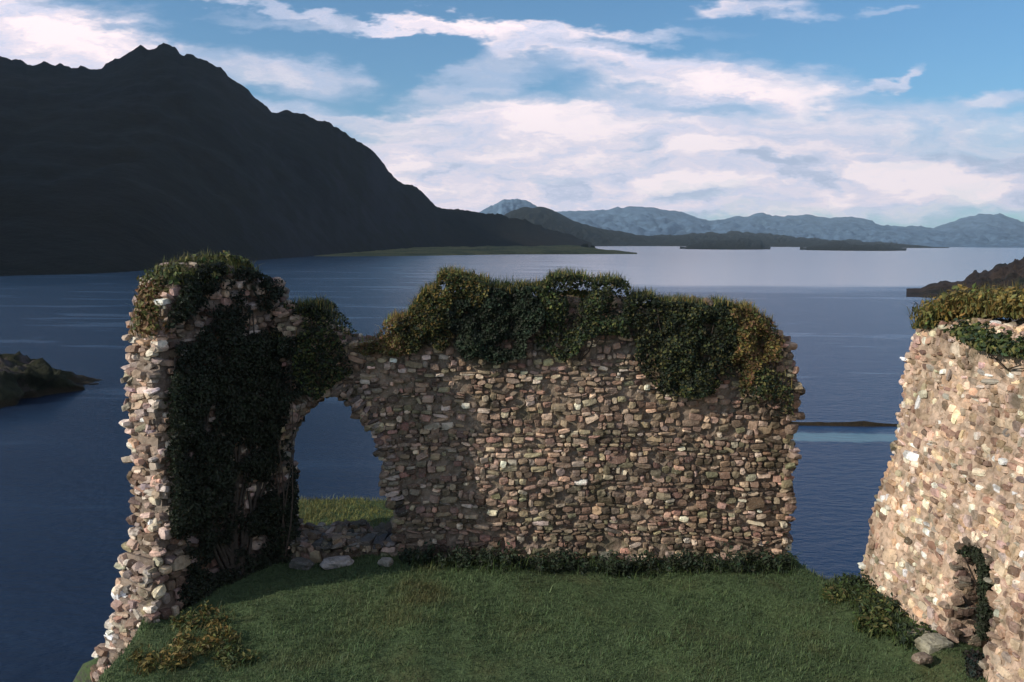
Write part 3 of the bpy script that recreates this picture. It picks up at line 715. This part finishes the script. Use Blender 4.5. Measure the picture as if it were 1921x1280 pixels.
face_plant('ivy_patch', 'large dark green ivy draping the middle right of the wall', 'ivy', [(1165, 560), (1290, 570), (1370, 575), (1385, 640), (1370, 700), (1330, 740), (1270, 735), (1215, 700), (1180, 640)], WF, DARKG+DARK+OLIVE, 10000, depth=.14, lump=.9)
face_plant('shrub', 'bright olive shrub on the slope rising from the saddle', 'shrub', [(750, 628), (775, 590), (815, 535), (850, 515), (905, 515), (925, 545), (880, 580), (850, 610), (830, 650), (770, 650)], WF, OLIVE+GREEN+DARK+GOLD, 7000, depth=.15)
face_plant('shrub', 'green bush between the two dark ivy patches', 'shrub', [(1005, 550), (1050, 528), (1100, 522), (1160, 530), (1190, 575), (1170, 640), (1100, 640), (1060, 680), (1015, 650)], WF, GREEN+OLIVE+DARKG+DARK, 5000, depth=.13, lump=1.1)
face_plant('shrub', 'golden brown bush on the right shoulder of the wall', 'shrub', [(1372, 590), (1400, 585), (1440, 612), (1462, 650), (1430, 680), (1400, 740), (1378, 690)], WF, GOLD+OLIVE+RUST, 3200, depth=.12)
face_plant('heather', 'rusty red heather in the saddle above the arch', 'heather', [(655, 650), (700, 640), (745, 612), (790, 590), (800, 630), (760, 662), (700, 672)], WF, RUST+GOLD+OLIVE, 2600, depth=.1, size=.035)
face_plant('shrub', 'small green shrub with gaps over the arch crown', 'shrub', [(570, 575), (600, 590), (640, 640), (660, 690), (640, 715), (590, 745), (560, 730)], WF, GREEN+OLIVE+DARK+DARK, 2800, depth=.1)
face_plant('ivy_patch', 'sparse olive ivy on the right edge of the wall', 'ivy', [(1385, 690), (1470, 690), (1480, 780), (1400, 790)], WF, OLIVE+DARKG, 900, depth=.12, lump=1.3)

face_plant('ivy_patch', 'narrow dark ivy down the left jamb of the arch', 'ivy', [(505, 640), (575, 640), (575, 725), (536, 785), (508, 850), (498, 960), (505, 1040), (490, 1050), (490, 700)], WF, DARK, 4200, depth=.1)
# ivy clothing the return wall's inner face
def local_pt(u_, z_, out): return np.stack([-3.66+RD[0]*u_+RN[0]*out, 12.05+RD[1]*u_+RN[1]*out, z_], 1)
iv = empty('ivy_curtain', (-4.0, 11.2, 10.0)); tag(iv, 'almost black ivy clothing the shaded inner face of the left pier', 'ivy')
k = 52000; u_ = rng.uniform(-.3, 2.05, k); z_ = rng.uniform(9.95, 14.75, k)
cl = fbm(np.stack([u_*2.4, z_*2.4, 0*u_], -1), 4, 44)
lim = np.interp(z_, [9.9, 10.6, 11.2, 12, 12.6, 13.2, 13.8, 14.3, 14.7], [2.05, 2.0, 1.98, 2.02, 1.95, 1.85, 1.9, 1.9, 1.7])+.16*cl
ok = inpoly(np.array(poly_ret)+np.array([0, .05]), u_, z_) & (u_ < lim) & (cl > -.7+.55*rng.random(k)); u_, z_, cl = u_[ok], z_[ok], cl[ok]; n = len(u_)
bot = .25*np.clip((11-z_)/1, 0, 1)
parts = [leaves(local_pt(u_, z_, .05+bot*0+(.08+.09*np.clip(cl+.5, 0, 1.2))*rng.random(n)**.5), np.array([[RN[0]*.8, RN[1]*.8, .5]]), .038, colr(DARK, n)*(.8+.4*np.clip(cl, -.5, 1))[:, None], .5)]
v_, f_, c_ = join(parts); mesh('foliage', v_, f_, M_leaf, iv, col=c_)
base = local_pt(np.array([.9]), np.array([9.98]), np.array([.1]))[0]; paths = []
for s in range(16):
    u0 = .1+1.6*s/15; zt = rng.uniform(12, 14.2)
    paths.append([local_pt(np.array([.9+(u0-.9)*min(1, t*2.2)+.12*math.sin(t*6+s)]), np.array([10+(zt-10)*t]), np.array([.07]))[0] for t in np.linspace(.08, 1, 10)])
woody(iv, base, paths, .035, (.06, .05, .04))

# cap of shrubs and grass on the pier head
def cap_on(name, label, cat, path, rad, pal, n, size=.05, blade=0, bpal=None, bh=.22, group=None, zs=.6):
    """domed plant cushions along a 3D path"""
    path = np.array(path, float); root = empty(name, tuple(path.mean(0)-np.array([0, 0, rad*.4]))); tag(root, label, cat, group)
    t = rng.uniform(0, len(path)-1, n); i = np.minimum(t.astype(int), len(path)-2); f = (t-i)[:, None]; base = path[i]*(1-f)+path[i+1]*f
    d = rng.normal(0, 1, (n, 3)); d[:, 2] = np.abs(d[:, 2]); d /= np.linalg.norm(d, axis=1)[:, None]
    lum = 1+.45*fbm(base*2.2+d*1.2, 4, 51)
    r_ = rad*lum*rng.uniform(.45, 1.05, n)
    pos = base+d*r_[:, None]*np.array([1, 1, zs])
    tn = (.7+.45*lum)[:, None]  # hollows between lobes shaded by leaf colour too
    parts = [leaves(pos, d, size, colr(pal, n)*np.clip(tn, .5, 1.4), .6)]
    if blade:
        t = rng.uniform(0, len(path)-1, blade); i = np.minimum(t.astype(int), len(path)-2); f = (t-i)[:, None]
        q = path[i]*(1-f)+path[i+1]*f; a = rng.uniform(0, 6.28, blade); rr = rad*np.sqrt(rng.random(blade))
        q = q+np.stack([rr*np.cos(a), rr*np.sin(a), zs*.6*(rad-rr)], 1)
        parts.append(blades(q, bh, .007, colr(bpal or OLIVE, blade), 1.0))
    v_, f_, c_ = join(parts); mesh('foliage', v_, f_, M_leaf, root, col=c_)
    base = path[len(path)//2]-np.array([0, 0, .15]); paths = []
    for s in range(6):
        q0 = path[rng.integers(0, len(path))]; dd = np.array([rng.normal(0, .5), rng.normal(0, .5), 1.0])*rad*.6
        paths.append([base+(q0-base)*t for t in (.3, .7, 1)]+[q0+dd*t for t in (.35, .7, 1)])
    woody(root, base, paths, .016, (.08, .06, .045))
    return root
def LP(u__, z__, out): return tuple(local_pt(np.array([u__]), np.array([z__]), np.array([out]))[0])
cap_on('shrub', 'olive green bushy crown on top of the left pier', 'shrub', [LP(1.5, 14.36, -.25), LP(1.1, 14.5, -.3), LP(.7, 14.5, -.35), LP(.4, 14.4, -.3)], .42, OLIVE+GREEN+DARK, 6500, blade=1100)
cap_on('heather', 'reddish brown heather on the outer shoulder of the left pier', 'heather', [LP(1.95, 13.7, -.2), LP(1.8, 14.05, -.3), LP(1.6, 14.3, -.4)], .27, RUST+OLIVE, 2600, blade=300, bpal=GOLD, bh=.15)
cap_on('shrub', 'dark rounded bush where the left pier drops to the saddle', 'shrub', [P(520, 590, 12.3), P(560, 585, 12.3), P(595, 600, 12.2)], .26, DARK+GREEN+DARKG, 2600, blade=250)
cap_on('shrub', 'low green growth lining the dip of the wall above the arch', 'shrub', [P(610, 640, 12.2), P(650, 655, 12.2), P(700, 655, 12.2)], .13, GREEN+OLIVE+RUST, 1600, blade=300, bh=.12)
cap_on('shrub', 'thin green bush with upright twigs at the centre of the wall top', 'shrub', [P(915, 560, 12.3), P(960, 560, 12.3)], .27, DARKG+GREEN, 2000, blade=400, bpal=GREEN, bh=.3)
cap_on('shrub', 'flat dark growth along the wall top right of centre', 'shrub', [P(1190, 582, 12.3), P(1260, 584, 12.3), P(1330, 578, 12.3), P(1385, 588, 12.3)], .14, DARK+DARKG+OLIVE, 3000, blade=500, bh=.13)
cap_on('shrub', 'brownish low shrub on the wall top beside the green bush', 'shrub', [P(1030, 566, 12.3), P(1080, 560, 12.3), P(1140, 562, 12.3)], .2, OLIVE+GOLD+GREEN, 2400, blade=400, bh=.16)
# right wall cap
cap_on('bracken', 'golden bracken bank along the far top of the right wall', 'bracken', [(5.95, 10.9, 13.95), (6.1, 10.2, 14.1), (6.2, 9.4, 14.15), (6.2, 8.4, 14.2), (6.2, 7.2, 14.2)], .46, GOLD+OLIVE, 9000, blade=3500, bpal=OLIVE+GOLD, bh=.28, size=.05)
cap_on('ivy_patch', 'dark green ivy fringe hanging over the right wall face', 'ivy', [(5.64, 9.9, 13.88), (5.62, 9.4, 13.80), (5.60, 8.9, 13.76), (5.6, 8.2, 13.80), (5.6, 7.2, 13.9)], .20, DARKG+GREEN+OLIVE, 4500, size=.05, zs=1.0)
cap_on('shrub', 'brown green tuft at the far corner of the right wall top', 'shrub', [(5.85, 11.1, 13.8), (5.75, 10.6, 13.88)], .24, OLIVE+GOLD+DARKG, 1800, blade=500)

def rface(px, py):
    u__, z__ = rw_uz(px, py); return (RX-float(bat_r(0, np.array(z__)))-.03, RY0-u__, z__)
cap_on('shade_strand', 'dark leaves added in place of shade over the recess and down its near side', 'ivy', [rface(1812, 1040), rface(1832, 1036), rface(1848, 1062), rface(1853, 1105), rface(1852, 1150), rface(1848, 1200)], .075, DARK, 3800, size=.03, zs=1.0)  # dark leaf strip added where the recess only has shade
cap_on('fern', 'dark ferns growing at the bottom of the recess', 'fern', [rface(1836, 1235), rface(1838, 1265), rface(1835, 1290)], .09, [(.016, .028, .026), (.018, .024, .018), (.022, .018, .015)], 2600, size=.032, zs=1.0)
# weeds at the wall foot: clumps of nettles and long grass
def clump(name, label, cat, x, y, rad, h, pal, n, group=None, blade=120, bpal=None, size=.05):
    gz = float(ground_z(np.array([[x, y]]))[0]); root = empty(name, (x, y, gz)); tag(root, label, cat, group)
    ns = max(8, n//45); parts = []; paths = []
    for s in range(ns):
        a = rng.uniform(0, 6.28); rr = rad*math.sqrt(rng.random()); p0 = np.array([x+rr*math.cos(a), y+rr*math.sin(a)*.7, gz-.03]); hh = h*rng.uniform(.55, 1.1)*(1-.35*(rr/rad)**2)
        dd = np.array([rng.normal(0, .16), rng.normal(0, .16), 1.0])*hh
        m = n//ns; t = rng.uniform(.15, 1.0, m); pos = p0+dd*t[:, None]+rng.normal(0, .045, (m, 3))
        parts.append(leaves(pos, np.array([[0, -.3, .9]]), size, colr(pal, m), .6, .55))
        paths.append([p0+dd*i/3 for i in range(4)])
    a = rng.uniform(0, 6.28, blade); rr = rad*1.25*np.sqrt(rng.random(blade)); q = np.stack([x+rr*np.cos(a), y+rr*np.sin(a)*.8, np.full(blade, gz-.02)], 1)
    parts.append(blades(q, h*.75, .006, colr(bpal or GREEN, blade), 1.0))
    v_, f_, c_ = join(parts); mesh('foliage', v_, f_, M_leaf, root, col=c_)
    woody(root, (x, y, gz-.04), paths, .007, (.05, .06, .03), 4)
    return root
spots = [(-1.35, 'first'), (-.75, ''), (-.1, ''), (.45, ''), (1.0, ''), (1.6, ''), (2.2, ''), (2.8, ''), (3.4, ''), (3.95, '')]
labs = ['weed clump in front of the wall, nearest the arch, with grassy edges', 'dark nettle clump under the pale patch near the left of the wall foot', 'tall dark nettles at the wall foot, third from the arch', 'blue green nettles under the middle ivy patch',
        'nettle clump just left of the middle of the long wall foot', 'low dark weeds under the pinkish stones of the wall', 'dark weeds beside the small upright pale stone', 'dense dark weeds two clumps from the right wall end', 'dark nettle clump next to the right end of the wall foot', 'last dark weed clump at the right end of the wall foot']
for (x_, _), lb in zip(spots, labs):
    clump('nettle_clump', lb, 'nettles', x_+rng.normal(0, .05), 11.68+rng.normal(0, .05), .34, rng.uniform(.22, .36), DARKG+DARK, 620, 'weeds along the foot of the long wall')
for x_, y_, r_, h_, pal, lb in [(5.1, 11.0, .36, .2, GREEN+DARKG, 'green brambles at the far foot of the right wall'),
        (4.75, 10.6, .34, .13, GREEN+OLIVE, 'low green brambles spilling onto the lawn from the gap'),
        (5.0, 10.1, .36, .15, GREEN+DARKG+OLIVE, 'mixed brambles halfway along the right wall foot'),
        (4.75, 9.55, .30, .18, OLIVE+GREEN, 'short olive brambles left of the fallen slabs'),
        (4.95, 9.15, .26, .16, DARKG+GREEN, 'nearest dark brambles below the fallen slabs')]:
    clump('bramble', lb, 'bramble', x_, y_, r_, h_, pal, 800, 'brambles by the right wall', blade=260)
for x_, y_, r_, h_, pal, lb in [(-4.0, 9.85, .34, .14, OLIVE+GOLD+GREEN, 'yellow green plants at the foot of the left pier'),
        (-3.75, 9.25, .36, .12, OLIVE+GOLD, 'yellowish weeds on the lawn corner, second from the pier'),
        (-4.1, 8.8, .34, .13, GOLD+OLIVE, 'brownish weeds at the lower left of the lawn'),
        (-3.3, 9.0, .3, .12, OLIVE+GREEN, 'low olive weeds fading into the lawn')]:
    clump('weed_clump', lb, 'weeds', x_, y_, r_, h_, pal, 620, 'weeds by the left pier', blade=260, bpal=OLIVE)

# lawn
def lawn(name, label, x0, x1, y0, y1, n, h, pal, mn=-9, keep=-.05):
    x = rng.uniform(x0, x1, n); y = rng.uniform(y0, y1, n); xy = np.stack([x, y], 1); ok = sdist(xy) < keep
    xy = xy[ok]; z_ = ground_z(xy); n = len(xy); pos = np.column_stack([xy, z_-.01])
    k1 = fbm(np.column_stack([xy*.8, z_*0]), 4, 61)
    pal = np.array(pal); c_ = colr(pal, n, .15)*(1+.25*k1)[:, None]
    yel = np.clip(k1-.55, 0, 1)[:, None]*1.2; c_ = c_*(1-yel)+np.array([.10, .09, .035])*yel
    v_, f_, c2 = blades(pos, h*(1+.5*k1)*rng.lognormal(0, .38, n), .005, c_, .9)
    tag(mesh(name, v_, f_, M_leaf, col=c2), label, kind='stuff')
lawn('grass', 'short dark green grass inside the ruin', -5.1, 5.5, 7.8, 12.05, 95000, .042, [(.080, .120, .050), (.088, .125, .054), (.072, .110, .048)])
lawn('grass', 'grass beyond the arch, sunlight put into its pale colour', -5.5, 0, 12.9, 15.6, 26000, .045, [(.20, .20, .06), (.24, .23, .08), (.17, .18, .055)], keep=.1)  # sunlit look painted in: blades paler than the lawn inside
lawn('grass', 'grass on the near mound', -5, 8, 1.0, 7.8, 30000, .07, [(.05, .072, .024), (.06, .078, .028)])

# small trees on the tip of the far shore
def small_tree(px, h, label, seed):
    b0 = G(px, 472, 0); s = np.array([b0[0], b0[1], 1.0]); root = empty('shore_tree', tuple(s)); tag(root, label, 'tree', 'trees on the tip of the far shore')
    V, Fq = [], []
    for i in range(6):
        r_ = .35*(1-.13*i)
        for a in range(7): V.append(s+np.array([math.cos(a*.8976)*r_, math.sin(a*.8976)*r_, h*.65*i/5-.5]))
    for i in range(5):
        for a in range(7): Fq.append((i*7+a, i*7+(a+1) % 7, (i+1)*7+(a+1) % 7, (i+1)*7+a))
    mesh('trunk', np.array(V), np.array(Fq), M_bark, root, col=np.tile((.06, .05, .04), (42, 1)), smooth=True)
    n = 1600; d = rng.normal(0, 1, (n, 3)); d /= np.linalg.norm(d, axis=1)[:, None]
    lum = 1+.6*fbm(d*1.7+seed, 4, seed); pos = s+np.array([0, 0, h*.58])+d*(h*.44*lum*rng.uniform(.5, 1, n))[:, None]*np.array([1.15, 1, .95])
    v_, f_, c_ = leaves(pos, d, .7, colr(DARK, n), .6); mesh('crown', v_, f_, M_leaf, root, col=c_)
small_tree(1096, 10, 'taller dark tree on the tip of the low far shore', 3)
small_tree(1112, 7, 'shorter dark tree at the very tip of the low far shore', 6)

# ------------------------------------------------------------------ haze
mt = bpy.data.materials.new('haze_air'); mt.use_nodes = True; t = mt.node_tree; t.nodes.clear()
pv = t.nodes.new('ShaderNodeVolumePrincipled'); pv.inputs['Color'].default_value = (.72, .90, 1.0, 1); pv.inputs['Density'].default_value = 6.0e-5; pv.inputs['Anisotropy'].default_value = .1
oo = t.nodes.new('ShaderNodeOutputMaterial'); t.links.new(pv.outputs[0], oo.inputs['Volume'])
hb = np.array([(x, y, z) for x in (-9000, 9000) for y in (-1500, 9500) for z in (-3, 1150)], float)
tag(mesh('haze', hb, np.array([(0, 1, 3, 2), (4, 6, 7, 5), (0, 4, 5, 1), (2, 3, 7, 6), (0, 2, 6, 4), (1, 5, 7, 3)]), mt), 'thin blue air over the loch', kind='stuff')
